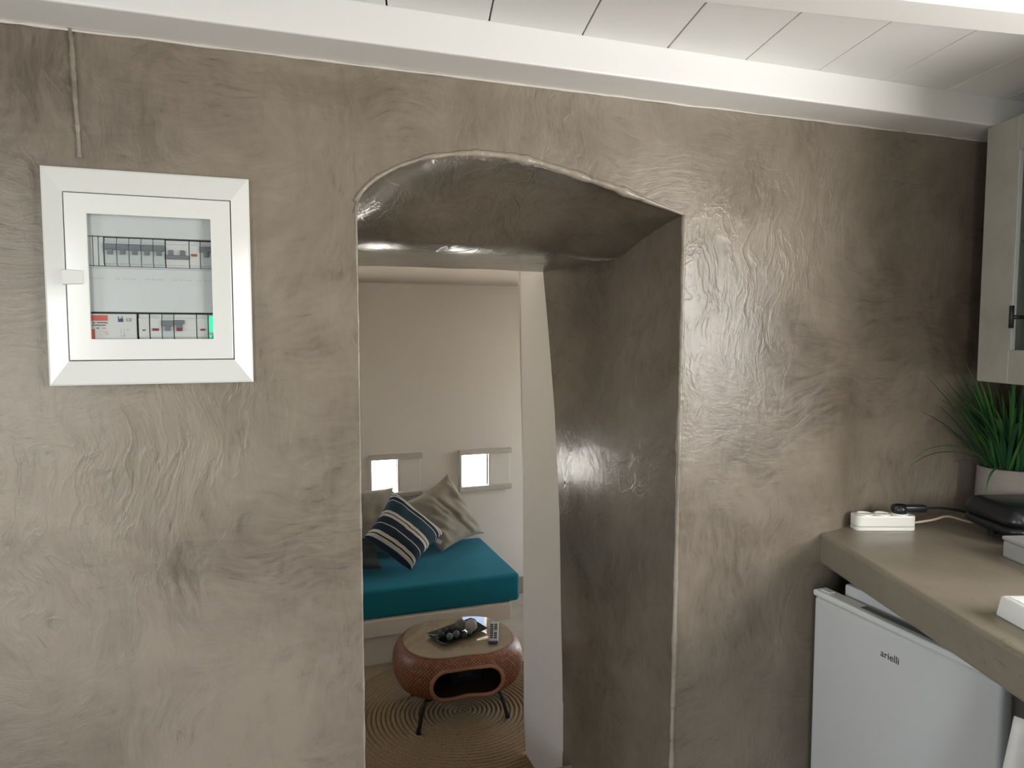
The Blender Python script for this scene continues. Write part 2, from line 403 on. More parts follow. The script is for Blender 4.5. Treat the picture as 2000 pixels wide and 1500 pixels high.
# ================================================================== THE SETTING
WY = 1.49; FZ = -.22; ZT = 1.985; CEIL = 2.04
ARCH = [(.187, 1.672), (.188, 1.696), (.193, 1.709), (.212, 1.731), (.235, 1.75), (.277, 1.774), (.331, 1.795), (.385, 1.806), (.441, 1.813), (.51, 1.813), (.581, 1.804), (.667, 1.786), (.769, 1.762), (.862, 1.736), (.956, 1.712)]
def arch(x): return interp(x, ARCH)
def jx(z): return .944 + .0085 * (z - .35)
def wav(x, z):
    """the uneven face of the old wall (metres along Y)"""
    n = noise.noise(Vector((x * 2.1, 3.1, z * 2.1))) * .0045 + noise.noise(Vector((x * 7.3, 9.7, z * 6.1))) * .0016
    bow = .045 * sstep(1.40, 1.56, x) * (1 - sstep(1.0, 1.55, z))
    flat = sstep(-.40, -.36, x) * (1 - sstep(0, .03, x)) * sstep(1.30, 1.34, z) * (1 - sstep(1.73, 1.77, z))
    return n * (1 - flat) + bow
def wallgrid(x0f, x1f, z0f, z1, nu, nv):
    def fn(i, j):
        s = i / nu; v = j / nv
        z = 0
        xm = x0f(0) + (x1f(0) - x0f(0)) * s
        z0 = z0f(xm); z = z0 + (z1 - z0) * v
        x = x0f(z) + (x1f(z) - x0f(z)) * s
        return (x, WY + wav(x, z), z)
    return gridsurf(fn, nu, nv)
wl = join(wallgrid(lambda z: -2.0, lambda z: .188, lambda x: -.02, 2.1, 110, 100),
          wallgrid(lambda z: .188, lambda z: .958, lambda x: arch(x), 2.1, 60, 16),
          wallgrid(lambda z: min(jx(z), .9555), lambda z: 2.5, lambda x: -.02, 2.1, 76, 100))
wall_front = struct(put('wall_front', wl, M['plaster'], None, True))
# passage through the thick wall
JE = [(-.3, 2.16), (.303, 2.18), (.825, 2.221), (1.171, 2.27), (1.654, 2.395), (1.8, 2.42)]
def jamb(xf, nz=60, ny=30, amp=.004):
    def fn(i, j):
        z = -.24 + (1.76 + .24) * j / nz; y = WY + .001 + (interp(z, JE) - WY) * i / ny
        x = xf(z) + noise.noise(Vector((y * 3, z * 2.2, 5.5))) * amp * min(1, i / 4)
        return (x, y, z)
    return gridsurf(fn, ny, nz)
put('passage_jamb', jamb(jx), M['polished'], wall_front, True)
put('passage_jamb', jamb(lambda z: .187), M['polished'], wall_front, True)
def soffit(i, j):
    nx, ny = 60, 90
    x = .180 + (.962 - .180) * i / nx; y = WY + (2.41 - WY) * j / ny
    yc = 1.865 - .10 * sstep(.75, .95, x); a = arch(x)
    flatz = 1.655 + .018 * (1 - min(1, max(0, (y - yc) / .13))) ** 2 - .016 * sstep(.8, .95, x) * (1 - sstep(1.9, 2.35, y))
    t = (y - WY) / (yc - WY)
    z = a + (flatz - a) * t ** 1.45 if t < 1 else flatz
    z += noise.noise(Vector((x * 5, y * 5, 2.2))) * .004 * min(1, j / 4)
    return (x, y, z)
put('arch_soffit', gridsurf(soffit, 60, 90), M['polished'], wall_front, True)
# rough bead of plaster along the edge of the opening, paled for wear and rim highlight
path = [(jx(z) + .0, WY + .002, z) for z in [.02 * k for k in range(86)] + [1.711]]
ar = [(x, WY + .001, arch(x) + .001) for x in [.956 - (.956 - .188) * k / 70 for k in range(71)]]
path2 = [(.188, WY + .002, 1.690 - .02 * k) for k in range(84)]
def rr(k0, base):
    return lambda i: base * (.75 + .9 * abs(noise.noise(Vector((i * .37, k0, 1.3)))) + .5 * abs(noise.noise(Vector((i * .09, k0, 7.3)))))
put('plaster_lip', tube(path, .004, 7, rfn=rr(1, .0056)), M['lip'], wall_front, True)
put('plaster_lip', tube(ar, .004, 7, rfn=lambda i: rr(2, .0042)(i) * (1 + .9 * sstep(4, 14, i) * (1 - sstep(36, 60, i)))), M['lip'], wall_front, True)  # bead thickened where the arch's highlight band runs
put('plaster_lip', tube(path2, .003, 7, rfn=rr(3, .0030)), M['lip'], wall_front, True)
# vertical filled seam above the meter box
sm = [(-.306, WY - .000, 1.985), (-.303, WY, 1.945), (-.3025, WY, 1.90), (-.301, WY, 1.842), (-.299, WY, 1.79), (-.298, WY, 1.745)]
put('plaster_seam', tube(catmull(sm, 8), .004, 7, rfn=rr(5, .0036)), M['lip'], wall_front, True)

# kitchen floor, walls, ceiling
kf = prism([(-2.05, -2.35), (3.0, -2.35), (3.0, 1.6), (.98, 1.6), (.98, 2.10), (.17, 2.10), (.17, 1.6), (-2.05, 1.6)], -.24, 0)
struct(put('floor', kf, M['floor']))
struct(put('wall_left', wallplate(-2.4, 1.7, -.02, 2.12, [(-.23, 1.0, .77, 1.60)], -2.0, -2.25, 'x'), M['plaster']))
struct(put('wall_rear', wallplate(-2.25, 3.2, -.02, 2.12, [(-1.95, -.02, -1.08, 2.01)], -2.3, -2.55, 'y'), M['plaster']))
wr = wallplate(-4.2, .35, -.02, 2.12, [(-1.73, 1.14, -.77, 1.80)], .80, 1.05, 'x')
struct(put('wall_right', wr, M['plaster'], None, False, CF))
ceil = struct(put('ceiling', prism([(-2.2, -2.5), (3.2, -2.5), (3.2, 1.62), (-2.2, 1.62)], CEIL + .024, CEIL + .05), M['white_wood']))
PD = Vector((.215, .977)).normalized(); PN = Vector((PD.y, -PD.x))
proto = None
for k in range(-13, 17):
    xs = .236 + .2 * k; g = .0017 if k < 4 else .0005
    base = Vector((xs, 1.38))
    wdt = .2 * PD.y
    p = [base + PN * g + PD * .24, base + PN * (wdt - g) + PD * .24, base + PN * (wdt - g) - PD * 4.0, base + PN * g - PD * 4.0]
    put('plank', prism([tuple(q) for q in p], CEIL, CEIL + .024, .0012, 1), M['white_wood'], ceil)
bmj = box((-2.1, 1.378, 1.968), (2.4, 1.56, CEIL + .002), .004, 2)
put('beam', bmj, M['white_wood'], ceil)
b2d = Vector((.633, -.083)).normalized(); b2n = Vector((b2d.y, -b2d.x))     # towards the room
p0 = Vector((.681, 1.038))
for off in (0, .56, 1.12, 1.68, 2.24):
    a = p0 - b2d * 2.9 + b2n * off; b = p0 + b2d * 2.2 + b2n * off
    put('beam', prism([tuple(a), tuple(b), tuple(b + b2n * .078), tuple(a + b2n * .078)], 1.968, CEIL + .002, .004, 2), M['white_wood'], ceil)
ck = [(-.7 + .02 * k, WY - .001 + .002 * noise.noise(Vector((k * .3, 0, 0))), 1.966 + .002 * noise.noise(Vector((k * .21, 4, 0)))) for k in range(136)]
struct(put('trim_1', tube(ck, .004, 6, rfn=rr(8, .0024)), M['caulk'], None, True))

# living room shell
LX0, LX1, LY1, LZ = -1.6, 2.6, 4.22, 1.728
struct(put('floor_living', box((LX0 - .2, 2.09, FZ - .05), (LX1 + .2, 4.6, FZ)), M['floor']))
struct(put('ceiling_living', box((LX0 - .2, 2.3, LZ), (LX1 + .2, 4.6, LZ + .05)), M['dullwhite']))
WIN = [(.599, .487, .752, .690), (1.145, .490, 1.319, .692), (-.10, .487, .06, .690)]
struct(put('wall_far', wallplate(LX0 - .2, LX1 + .2, FZ, LZ + .02, WIN, LY1, LY1 + .09, 'y'), M['roomwhite']))
struct(put('wall_living_right', wallplate(2.2, 4.4, FZ, LZ + .02, [(3.54, FZ - .01, 4.18, 1.50)], LX1, LX1 + .2, 'x'), M['roomwhite']))
struct(put('wall_living_left', wallplate(2.2, 4.4, FZ, LZ + .02, [(3.60, .55, 4.16, 1.35)], LX0, LX0 - .2, 'x'), M['roomwhite']))
# whitewashed inner half of the thick wall: its reveal, head and living-room face
BE = [(-.3, 2.50), (-.22, 2.525), (-.07, 2.553), (.94, 2.591), (1.67, 2.64), (1.8, 2.645)]
def reveal(x0, sgn):
    def fn(i, j):
        z = FZ - .02 + (1.76 - FZ) * j / 40; a = interp(z, JE) - .004; b = interp(z, BE)
        y = a + (b - a) * i / 12
        x = x0(z) + sgn * (.003 + .002 * noise.noise(Vector((y * 4, z * 3, 8))))
        return (x, y, z)
    return gridsurf(fn, 12, 40)
rv = join(reveal(jx, 1), reveal(lambda z: .187, -1))
fl = gridsurf(lambda i, j: (LX0 + (.187 - LX0) * i / 4, interp(FZ + 1.97 * j / 20, BE), FZ + 1.97 * j / 20), 4, 20)
fr_ = gridsurf(lambda i, j: (.95 + (LX1 - .95) * i / 4, interp(FZ + 1.97 * j / 20, BE), FZ + 1.97 * j / 20), 4, 20)
hd = box((.15, 2.405, 1.700), (1.0, 2.66, 1.80))
struct(put('wall_partition', join(rv, fl, fr_, hd), M['roomwhite'], None, True))
struct(put('baseboard_far', box((1.27, LY1 - .014, FZ), (LX1, LY1, FZ + .105), .002, 1), M['skirting']))
struct(put('ground', box((-14, 4.38, -.6), (14, 22, -.3)), M['terrace']))

# small windows with sliding shutters on grey rails
def small_window(k, w):
    x0, z0, x1, z1 = w; L = x1 + .150
    y = LY1
    fb = join(box((x0 - .016, y - .024, z0), (x0, y + .03, z1), .002, 1), box((x1, y - .014, z0), (x1 + .012, y + .03, z1), .002, 1))
    root = struct(put('window_%d' % k, fb, M['rail']))
    put('rail', box((x0 - .016, y - .030, z1), (L, y + .002, z1 + .030), .004, 2), M['rail'], root)
    put('rail', box((x0 - .016, y - .030, z0 - .024), (L, y + .002, z0 + .006), .004, 2), M['rail'], root)
    put('shutter', box((x1 + .013, y - .008, z0 + .004), (L - .012, y - .001, z1 + .002), .002, 1), M['roomwhite'], root)
    put('pane', box((x0, y + .06, z0), (x1, y + .064, z1)), M['pane'], root)
for k, w in enumerate(WIN[:3]): small_window(k + 1, w)
# glazing of the openings that let the daylight in behind the viewer
def plainwin(n, bm, xf=None):
    o = put(n, bm, M['white_wood'], None, False, xf); return struct(o)
plainwin('window_4', join(box((-2.2, -.23, 1.0), (-2.15, -.20, 1.60)), box((-2.2, .25, 1.0), (-2.15, .29, 1.60)), box((-2.2, .74, 1.0), (-2.15, .77, 1.60))))
plainwin('window_5', join(box((.98, -1.73, 1.14), (1.02, -1.69, 1.80)), box((.98, -.81, 1.14), (1.02, -.77, 1.80)), box((.98, -1.27, 1.14), (1.02, -1.23, 1.80))), CF)

# ================================================================== METER BOX
mb = thing('distribution_box', 'white plastic electrical distribution box with clear door on the plastered wall', 'fuse box', (-.186, WY, 1.338))
O = (-.357, 1.338, -.0145, 1.7245); I = (-.322, 1.3825, -.0475, 1.680)
yi, yo, yb = 1.462, 1.476, 1.492
def frame_bm():
    def R4(q, y): return [(q[0], y, q[1]), (q[2], y, q[1]), (q[2], y, q[3]), (q[0], y, q[3])]
    v = R4(O, yb) + R4(O, yo) + R4((O[0] + .003, O[1] + .003, O[2] - .003, O[3] - .003), yo - .002) + R4((I[0] - .001, I[1] - .001, I[2] + .001, I[3] + .001), yi) + R4(I, yi + .002) + R4(I, yb)
    f = []
    for L in range(5):
        for k in range(4):
            n = (k + 1) % 4; f.append((L * 4 + k, L * 4 + n, L * 4 + 4 + n, L * 4 + 4 + k))
    bm = faces(v, f); bmesh.ops.recalc_face_normals(bm, faces=bm.faces); return bm
put('frame', frame_bm(), M['plastic'], mb)
put('back_plate', box((-.322, 1.4865, 1.384), (-.048, 1.4905, 1.679)), M['gap'], mb)
# inner cover: plates around the two breaker rows
cover = join(box((-.300, 1.476, 1.6065), (-.070, 1.487, 1.665), .001, 1), box((-.300, 1.474, 1.5495), (-.070, 1.487, 1.5525), .001, 1),
             box((-.300, 1.476, 1.4705), (-.070, 1.487, 1.5500), .001, 1), box((-.300, 1.476, 1.395), (-.070, 1.487, 1.4195), .001, 1))
put('inner_cover', cover, M['plastic_in'], mb)
for k in range(3):
    put('blank_module', box((-.2895 + .0088 * k, 1.477, 1.5535), (-.2815 + .0088 * k, 1.487, 1.6055), .0012, 1), M['plastic_in'], mb)
pr_ = join(*[box((x - .017 + .0042 * q, 1.4757, 1.5295 + .0006 * (q % 3)), (x - .0140 + .0042 * q, 1.4762, 1.5312 + .0006 * (q % 2))) for x in (-.279, -.229, -.182, -.134, -.092) for q in range(8) if -.289 < x - .017 + .0042 * q < -.078])
put('printed_lettering', pr_, M['faint'], mb)
# top row
def breaker(x0, x1, z0, z1, mat):
    zc = z0 + (z1 - z0) * .42
    return join(box((x0 + .0004, 1.479, z0), (x1 - .0004, 1.487, z1), .0008, 1), box((x0 + .0004, 1.476, z0 + .004), (x1 - .0004, 1.480, z1 - .007), .0008, 1),
                box((x0 + .001, 1.4754, z0 + .006), (x1 - .001, 1.4762, zc - .003), .0002, 1))
def toggle(x0, x1, zt, zb, tab):
    xc = (x0 + x1) / 2
    return join(box((x0, 1.4725, zb), (x1, 1.477, zt), .0008, 1), box((xc - .0042, 1.4715, tab), (xc + .0042, 1.4765, zb + .002), .0006, 1))
b0 = None; T0 = None
for k in range(5):
    x = -.2625 + .0199 * k
    if b0 is None:
        b0 = put('circuit_breaker', breaker(x, x + .0199, 1.5535, 1.6045, 0), M['breaker'], mb)
        T0 = put('toggle', toggle(x + .0003, x + .0196, 1.5935, 1.5825, 1.5745), M['toggle'], b0)
    else:
        c = twin(b0, (.0199 * k, 0, 0), mb); t = twin(T0, (0, 0, 0), c)
b = put('circuit_breaker', breaker(-.162, -.1225, 1.5535, 1.6035, 0), M['breaker_white'], mb)
put('toggle', join(box((-.1615, 1.4725, 1.5685), (-.123, 1.477, 1.5765), .0008, 1), box((-.157, 1.4720, 1.576), (-.149, 1.477, 1.5855), .0006, 1), box((-.137, 1.4720, 1.576), (-.129, 1.477, 1.5855), .0006, 1)), M['toggle'], b)
b = put('residual_current_module', breaker(-.122, -.1032, 1.5535, 1.6035, 0), M['breaker_white'], mb)
put('test_button', box((-.1185, 1.4735, 1.5755), (-.1085, 1.477, 1.5795), .0006, 1), M['orange'], b)
b = put('circuit_breaker', breaker(-.1030, -.0830, 1.5535, 1.6035, 0), M['breaker'], mb)
put('toggle', toggle(-.1027, -.0833, 1.594, 1.5835, 1.5745), M['toggle'], b)
# bottom row
b = put('surge_protector', box((-.2890, 1.474, 1.4200), (-.2145, 1.487, 1.4672), .0008, 1), M['breaker_white'], mb)
yp = 1.4737
put('red_brand_block', box((-.2868, yp - .0002, 1.4545), (-.2605, yp + .0004, 1.4645)), M['red'], b)
put('red_strip', box((-.2868, yp - .0002, 1.4215), (-.2815, yp + .0004, 1.4395)), M['red'], b)
put('pink_mark', join(box((-.2700, yp, 1.4395), (-.2640, yp + .0004, 1.4425)), box((-.2685, yp, 1.4335), (-.2600, yp + .0004, 1.4350)), box((-.2650, yp, 1.4295), (-.2595, yp + .0004, 1.4315))), M['pink'], b)
def dashes(x0, x1, z, h, n):
    w = (x1 - x0) / n
    return join(*[box((x0 + w * q, yp - .0001, z - h * (.35 + .25 * random.random())), (x0 + w * (q + .78), yp + .0004, z + h * (.35 + .25 * random.random()))) for q in range(n)])
put('printed_lettering', join(dashes(-.2850, -.2805, 1.4510, .0022, 3), dashes(-.2785, -.2605, 1.4510, .0022, 8), dashes(-.2855, -.2635, 1.4465, .0020, 10), dashes(-.2790, -.2745, 1.4412, .0018, 3)), M['ink'], b)
put('blue_device_symbol', join(box((-.2440, yp - .0001, 1.4525), (-.2355, yp + .0004, 1.4585)), box((-.2440, yp - .0001, 1.4585), (-.2425, yp + .0004, 1.4625)), box((-.2385, yp - .0001, 1.4600), (-.2365, yp + .0004, 1.4625)), box((-.2405, yp - .0001, 1.4585), (-.2360, yp + .0004, 1.4592))), M['blue'], b)
TX = Matrix.Translation((-.2262, yp, 1.4560)) @ Matrix.Rotation(R(90), 4, 'X')
put('conformity_mark', text_bm('CE', .0082, TX, .0003), M['ink'], b)
put('wiring_diagram', join(box((-.2405, yp, 1.4265), (-.2398, yp + .0004, 1.4400)), box((-.2350, yp, 1.4265), (-.2343, yp + .0004, 1.4400)), box((-.2405, yp, 1.4258), (-.2370, yp + .0004, 1.4266)), box((-.2362, yp, 1.4258), (-.2335, yp + .0004, 1.4290)), dashes(-.2310, -.2255, 1.4385, .002, 3)), M['faint'], b)
b = put('terminal_module', breaker(-.2115, -.1935, 1.4205, 1.4672, 0), M['breaker_white'], mb)
put('test_button', box((-.2050, 1.4745, 1.4365), (-.1995, 1.477, 1.4390), .0004, 1), M['ink'], b)
b = put('residual_current_module', breaker(-.1925, -.1725, 1.4205, 1.4672, 0), M['breaker_white'], mb)
put('test_button', box((-.1885, 1.4735, 1.4365), (-.1775, 1.477, 1.4410), .0006, 1), M['darkred'], b)
put('printed_lettering', dashes(-.1905, -.1760, 1.4630, .0016, 6), M['faint'], b)
b = put('circuit_breaker', breaker(-.1722, -.1522, 1.4205, 1.4672, 0), M['breaker'], mb)
put('toggle', toggle(-.1719, -.1525, 1.4555, 1.4450, 1.4365), M['toggle'], b)
b = put('main_switch', breaker(-.1518, -.1135, 1.4205, 1.4672, 0), M['breaker_white'], mb)
put('toggle', join(box((-.1515, 1.4725, 1.4490), (-.1335, 1.477, 1.4565), .0008, 1), box((-.1475, 1.4715, 1.4410), (-.1375, 1.477, 1.4495), .0006, 1)), M['toggle'], b)
put('red_toggle_tip', box((-.1475, 1.4710, 1.4360), (-.1375, 1.477, 1.4415), .0006, 1), M['darkred'], b)
b = put('residual_current_module', breaker(-.1128, -.0930, 1.4205, 1.4672, 0), M['breaker_white'], mb)
put('test_button', box((-.1065, 1.4735, 1.4370), (-.0985, 1.477, 1.4405), .0006, 1), M['darkred'], b)
b = put('indicator_module', breaker(-.0926, -.0760, 1.4205, 1.4672, 0), M['breaker'], mb)
put('green_indicator_lamp', join(box((-.0905, 1.4728, 1.4340), (-.0800, 1.477, 1.4640), .0012, 2), box((-.0905, 1.4728, 1.4235), (-.0865, 1.477, 1.4285), .0008, 1)), M['green'], b)
# door with its clear pane and latch
DW = (-.286, 1.4215, -.0835, 1.6435); DI = (I[0] + .0014, I[1] + .0014, I[2] - .0014, I[3] - .0014)
dr = put('door', ringframe(DI, DW, yi - .0005, 1.470), M['plastic'], mb)
bv = dr.modifiers.new('edge', 'BEVEL'); bv.width = .0012; bv.segments = 2; bv.limit_method = 'ANGLE'
put('pane', box((DW[0] - .001, 1.4655, DW[1] - .001), (DW[2] + .001, 1.4670, DW[3] + .001)), M['pane'], dr)
lt = faces([(-.3265, yi - .001, 1.517), (-.3265, yi - .001, 1.5445), (-.2945, yi - .001, 1.519), (-.2945, yi - .001, 1.5430), (-.3250, yi - .0065, 1.5185), (-.3250, yi - .0065, 1.5430), (-.2955, yi - .0045, 1.520), (-.2955, yi - .0045, 1.5420)],
           [(4, 5, 7, 6), (0, 1, 5, 4), (2, 6, 7, 3), (0, 4, 6, 2), (1, 3, 7, 5)])
bmesh.ops.recalc_face_normals(lt, faces=lt.faces)
put('latch', lt, M['plastic'], dr)

# ================================================================== LIVING ROOM
MT = .17
# masonry bench
bench = thing('bench', 'white masonry bench slab built along the far wall under the mattress', 'bench', (.2, 3.85, FZ))
put('slab', box((-.95, 3.475, -.066), (1.215, LY1 - .002, .02), .006, 2), M['roomwhite'], bench)
put('base', box((-.95, 3.515, FZ), (.93, LY1 - .002, -.066)), M['roomwhite'], bench)
mat = put('mattress', box((-.93, 3.49, .02), (1.268, 4.215, MT), .022, 4), M['teal'], None, True)
settled(mat, (.17, 3.85, .02)); tag(mat, 'flat teal mattress lying on the white bench under the small windows', 'mattress')
def cushion(name, c, thick, mat, label, cat='cushion', n=30, pinch=.10, seed=0, up=None, wr=.010):
    """c: four corners (top, right, bottom, left) in space"""
    T, Rr, B, L = [Vector(p) for p in c]
    nrm = ((Rr - L).cross(T - B)).normalized()
    if nrm.y > 0: nrm = -nrm
    bm = bmesh.new(); uvl = bm.loops.layers.uv.new('UVMap')
    def P(u, v, s):
        a, b = u * 2 - 1, v * 2 - 1
        # pulled-in sides
        pu = a * (1 - pinch * (1 - b * b)); pv = b * (1 - pinch * (1 - a * a))
        u2, v2 = (pu + 1) / 2, (pv + 1) / 2
        p = T * (1 - u2) * (1 - v2) + Rr * u2 * (1 - v2) + B * u2 * v2 + L * (1 - u2) * v2
        h = thick * .5 * (max(0, (1 - a ** 4)) ** .55) * (max(0, (1 - b ** 4)) ** .55)
        w = noise.noise(Vector((a * 2.2 + seed, b * 2.2, seed * 1.7))) * wr + noise.noise(Vector((a * 5 + b * 3, b * 2.0 - a, seed))) * wr * .6
        w += (abs(noise.noise(Vector((a * 1.6 + b * 3.4 + seed, b * 1.1 - a * .8, seed * .3)))) - .25) * wr * 1.6
        edge = max(abs(a), abs(b))
        h += w * (1 - edge ** 6)
        return p + nrm * h * s
    vt = {}
    for s in (1, -1):
        for j in range(n + 1):
            for i in range(n + 1):
                e = i in (0, n) or j in (0, n)
                key = (i, j, 0 if e else s)
                if key not in vt: vt[key] = bm.verts.new(P(i / n, j / n, 0 if e else s))
    for s in (1, -1):
        for j in range(n):
            for i in range(n):
                q = [(i, j), (i + 1, j), (i + 1, j + 1), (i, j + 1)]
                vs = [vt[(x, y, 0 if (x in (0, n) or y in (0, n)) else s)] for x, y in q]
                order = list(range(4)) if s < 0 else [3, 2, 1, 0]
                try: f = bm.faces.new([vs[k] for k in order])
                except ValueError: continue
                for lp, k in zip(f.loops, order): lp[uvl].uv = (q[k][0] / n, q[k][1] / n)
    bmesh.ops.recalc_face_normals(bm, faces=bm.faces)
    o = put(name, bm, mat, None, True)
    lo = min((T, Rr, B, L), key=lambda p: p.z); settled(o, lo); tag(o, label, cat, None); return o
cushion('cushion', [(1.035, 4.12, .600), (1.262, 4.13, .215), (.945, 3.92, .188), (.755, 4.06, .455)], .16, M['taupe'], 'large taupe cushion standing on its corner beneath the window', seed=2, wr=.016)
cushion('cushion', [(.31, 4.14, .560), (.715, 4.15, .535), (.70, 3.99, .195), (.28, 3.98, .195)], .17, M['taupe'], 'taupe cushion propped upright behind the striped one, beside the doorway edge', seed=5, wr=.015)
st = cushion('cushion', [(.674, 3.93, .560), (.930, 3.80, .335), (.717, 3.66, .192), (.487, 3.72, .375)], .17, M['stripe'], 'navy and white striped cushion leaning in front of the taupe ones', seed=9, wr=.006, pinch=.07)
tg = box((-.018, -.0008, -.011), (.018, .0008, .011)); tg.transform(Matrix.Translation((.900, 3.785, .295)) @ Matrix.Rotation(R(35), 4, 'Y'))
put('care_tag', tg, M['cloth'], st)
cushion('cushion', [(.36, 3.88, .335), (.56, 3.87, .320), (.575, 3.70, .205), (.33, 3.74, .210)], .10, M['grey_fab'], 'slate grey cushion lying flat, half under the striped cushion', seed=12)

# round braided rug
RC = Vector((.800, 2.927)); RRAD = .545; coils = 27
RV = coils * 8
def rug(i, j):
    a = 2 * math.pi * i / 128; r = RRAD * j / RV
    wob = 1 + .006 * noise.noise(Vector((math.cos(a) * 2, math.sin(a) * 2, r * 6)))
    ph = (r / RRAD * coils - i / 128)
    z = .002 + .0125 * abs(math.sin(math.pi * ph)) ** .55 if j < RV else 0
    return (RC.x + r * wob * math.cos(a), RC.y + r * wob * math.sin(a), FZ + z)
rg = put('round_rug', gridsurf(rug, 128, RV, closeu=True), M['jute'], None, True)
settled(rg, (RC.x, RC.y, FZ)); tag(rg, 'round braided jute rug spiralling out under the coffee table', 'rug')

# rattan coffee table
TC = Vector((.79, 2.985)); TZ0, TZ1 = -.078, .098; zc = (TZ0 + TZ1) / 2; hh = (TZ1 - TZ0) / 2; EB = .050
tbl = thing('coffee_table', 'peanut-shaped woven rattan coffee table with glass top and black legs', 'table', (TC.x, TC.y, FZ + .0145))
TR = R(-3)
def outline(th, grow=0):
    x = .232 * math.copysign(abs(math.cos(th)) ** .92, math.cos(th)); y = .205 * math.copysign(abs(math.sin(th)) ** .80, math.sin(th))
    y *= 1 - .10 * math.exp(-(x / .085) ** 2)
    return Vector((x, y))
def onrm(th):
    d = outline(th + .02) - outline(th - .02); n = Vector((d.y, -d.x)); return n.normalized()
def body(th, ph, extra=0):
    p = outline(th) + onrm(th) * (EB * math.cos(ph) + extra)
    c, s = math.cos(TR), math.sin(TR)
    return Vector((TC.x + p.x * c - p.y * s, TC.y + p.x * s + p.y * c, zc + hh * math.sin(ph)))
NU, NV = 288, 44
OC = Vector((.774, -.006)); OL, OH = .150, .066
def inside(p, k=1.0):
    dx = max(0, abs(p.x - OC.x) - (OL - OH)); dz = p.z - OC.y - .010 * math.exp(-((p.x - OC.x) / .06) ** 2) * (1 if p.z < OC.y else 0)
    return p.y < TC.y and (dx * dx + dz * dz) < (OH * k) ** 2
def weave(i, j):
    ph = (-90 + 180 * j / NV) * math.pi / 180; th = 2 * math.pi * i / NU
    rel = .0019 if ((i // 3) + j) % 2 else -.0014
    return body(th, ph, rel * math.cos(ph))
bb = gridsurf(weave, NU, NV, closeu=True, skip=lambda i, j: inside(body(2 * math.pi * (i + .5) / NU, R(-90 + 180 * (j + .5) / NV))))
bb.verts.ensure_lookup_table(); bb.verts.index_update(); uvl = bb.loops.layers.uv.new('UVMap')
for f in bb.faces:
    ii = [lp.vert.index % NU for lp in f.loops]; wrap = max(ii) - min(ii) > 2
    for lp, q in zip(f.loops, ii): lp[uvl].uv = ((q + NU if wrap and q < 2 else q) / NU, (lp.vert.index // NU) / NV)
put('rattan_body', bb, M['rattan'], tbl, True)
def rimpt(t):
    # stadium outline of the opening, laid on the woven surface
    n = 400
    a = 2 * math.pi * t
    per = 4 * (OL - OH) + 2 * math.pi * OH; s = t * per; q = OL - OH
    segs = [(2 * q, 'b'), (math.pi * OH, 'r'), (2 * q, 't'), (math.pi * OH, 'l')]
    for Ln, kx in segs:
        if s <= Ln: break
        s -= Ln
    if kx == 'b': x, z = -q + s, -OH
    elif kx == 'r': g = -math.pi / 2 + s / OH; x, z = q + OH * math.cos(g), OH * math.sin(g)
    elif kx == 't': x, z = q - s, OH
    else: g = math.pi / 2 + s / OH; x, z = -q + OH * math.cos(g), OH * math.sin(g)
    x += OC.x; z += OC.y
    if z < OC.y: z += .010 * math.exp(-((x - OC.x) / .06) ** 2)
    ph = math.asin(max(-1, min(1, (z - zc) / hh)))
    best = min((abs(body(math.pi + math.pi * k / 300, ph).x - x), k) for k in range(20, 281))[1]
    p = body(math.pi + math.pi * best / 300, ph); return Vector((x, p.y, z))
rim = [rimpt(k / 72) for k in range(72)]
put('opening_rim', tube(rim, .0085, 8, closed=True), M['rattan_rim'], tbl, True)
put('inner_lining', join(gridsurf(lambda i, j: body(2 * math.pi * i / 96, R(-88 + 176 * j / 16), -.008), 96, 16, closeu=True,
    skip=lambda i, j: inside(body(2 * math.pi * (i + .5) / 96, R(-88 + 176 * (j + .5) / 16)), 1.06))), M['lining'], tbl, True)
def disc(z0, z1, extra, bev):
    pl = []
    for k in range(96):
        th = 2 * math.pi * k / 96; p = outline(th) + onrm(th) * extra; c, s = math.cos(TR), math.sin(TR)
        pl.append((TC.x + p.x * c - p.y * s, TC.y + p.x * s + p.y * c))
    return prism(pl, z0, z1)
put('woven_top', disc(TZ1 - .004, TZ1 + .001, .004, 0), M['rattan_top'], tbl)
put('bottom_panel', disc(TZ0 - .001, TZ0 + .004, .004, 0), M['lining'], tbl)
put('glass_top', disc(TZ1 + .0015, TZ1 + .0075, .006, 0), M['glass'], tbl)
for sx in (-1, 1):
    for sy in (-1, 1):
        cx = TC.x - .022 + (.150 * sx); ex = TC.x - .022 + ((.193 if sy < 0 else .150) * sx)
        yy = 2.802 if sy < 0 else 3.120; yi2 = 2.86 if sy < 0 else 3.11
        pts = [(TC.x - .022 + .06 * sx, yi2, TZ0 - .010), (cx - .01 * sx, yi2 + (yy - yi2) * .35, TZ0 - .010), (cx + .012 * sx, yi2 + (yy - yi2) * .6, TZ0 - .016), (cx + .024 * sx, yi2 + (yy - yi2) * .75, TZ0 - .045), (ex, yy, FZ + .020)]
        lg = put('leg', tube(catmull(pts, 6), .0088, 8), M['black_metal'], tbl, True)
        put('foot', lathe([(0, 0), (.0105, 0), (.0105, .012), (.0085, .020), (0, .020)], 12, (ex, yy, FZ + .0145)), M['black_matt'], lg)
# black box kept inside the table
bx = thing('black_device', 'small black device box kept inside the rattan coffee table', 'box', (.80, 2.96, TZ0 + .005))
put('body', box((.735, 2.900, TZ0 + .005), (.880, 3.02, TZ0 + .100), .006, 2), M['black'], bx)
put('front_plate', box((.765, 2.897, TZ0 + .035), (.835, 2.902, TZ0 + .085), .002, 1), M['black_matt'], bx)
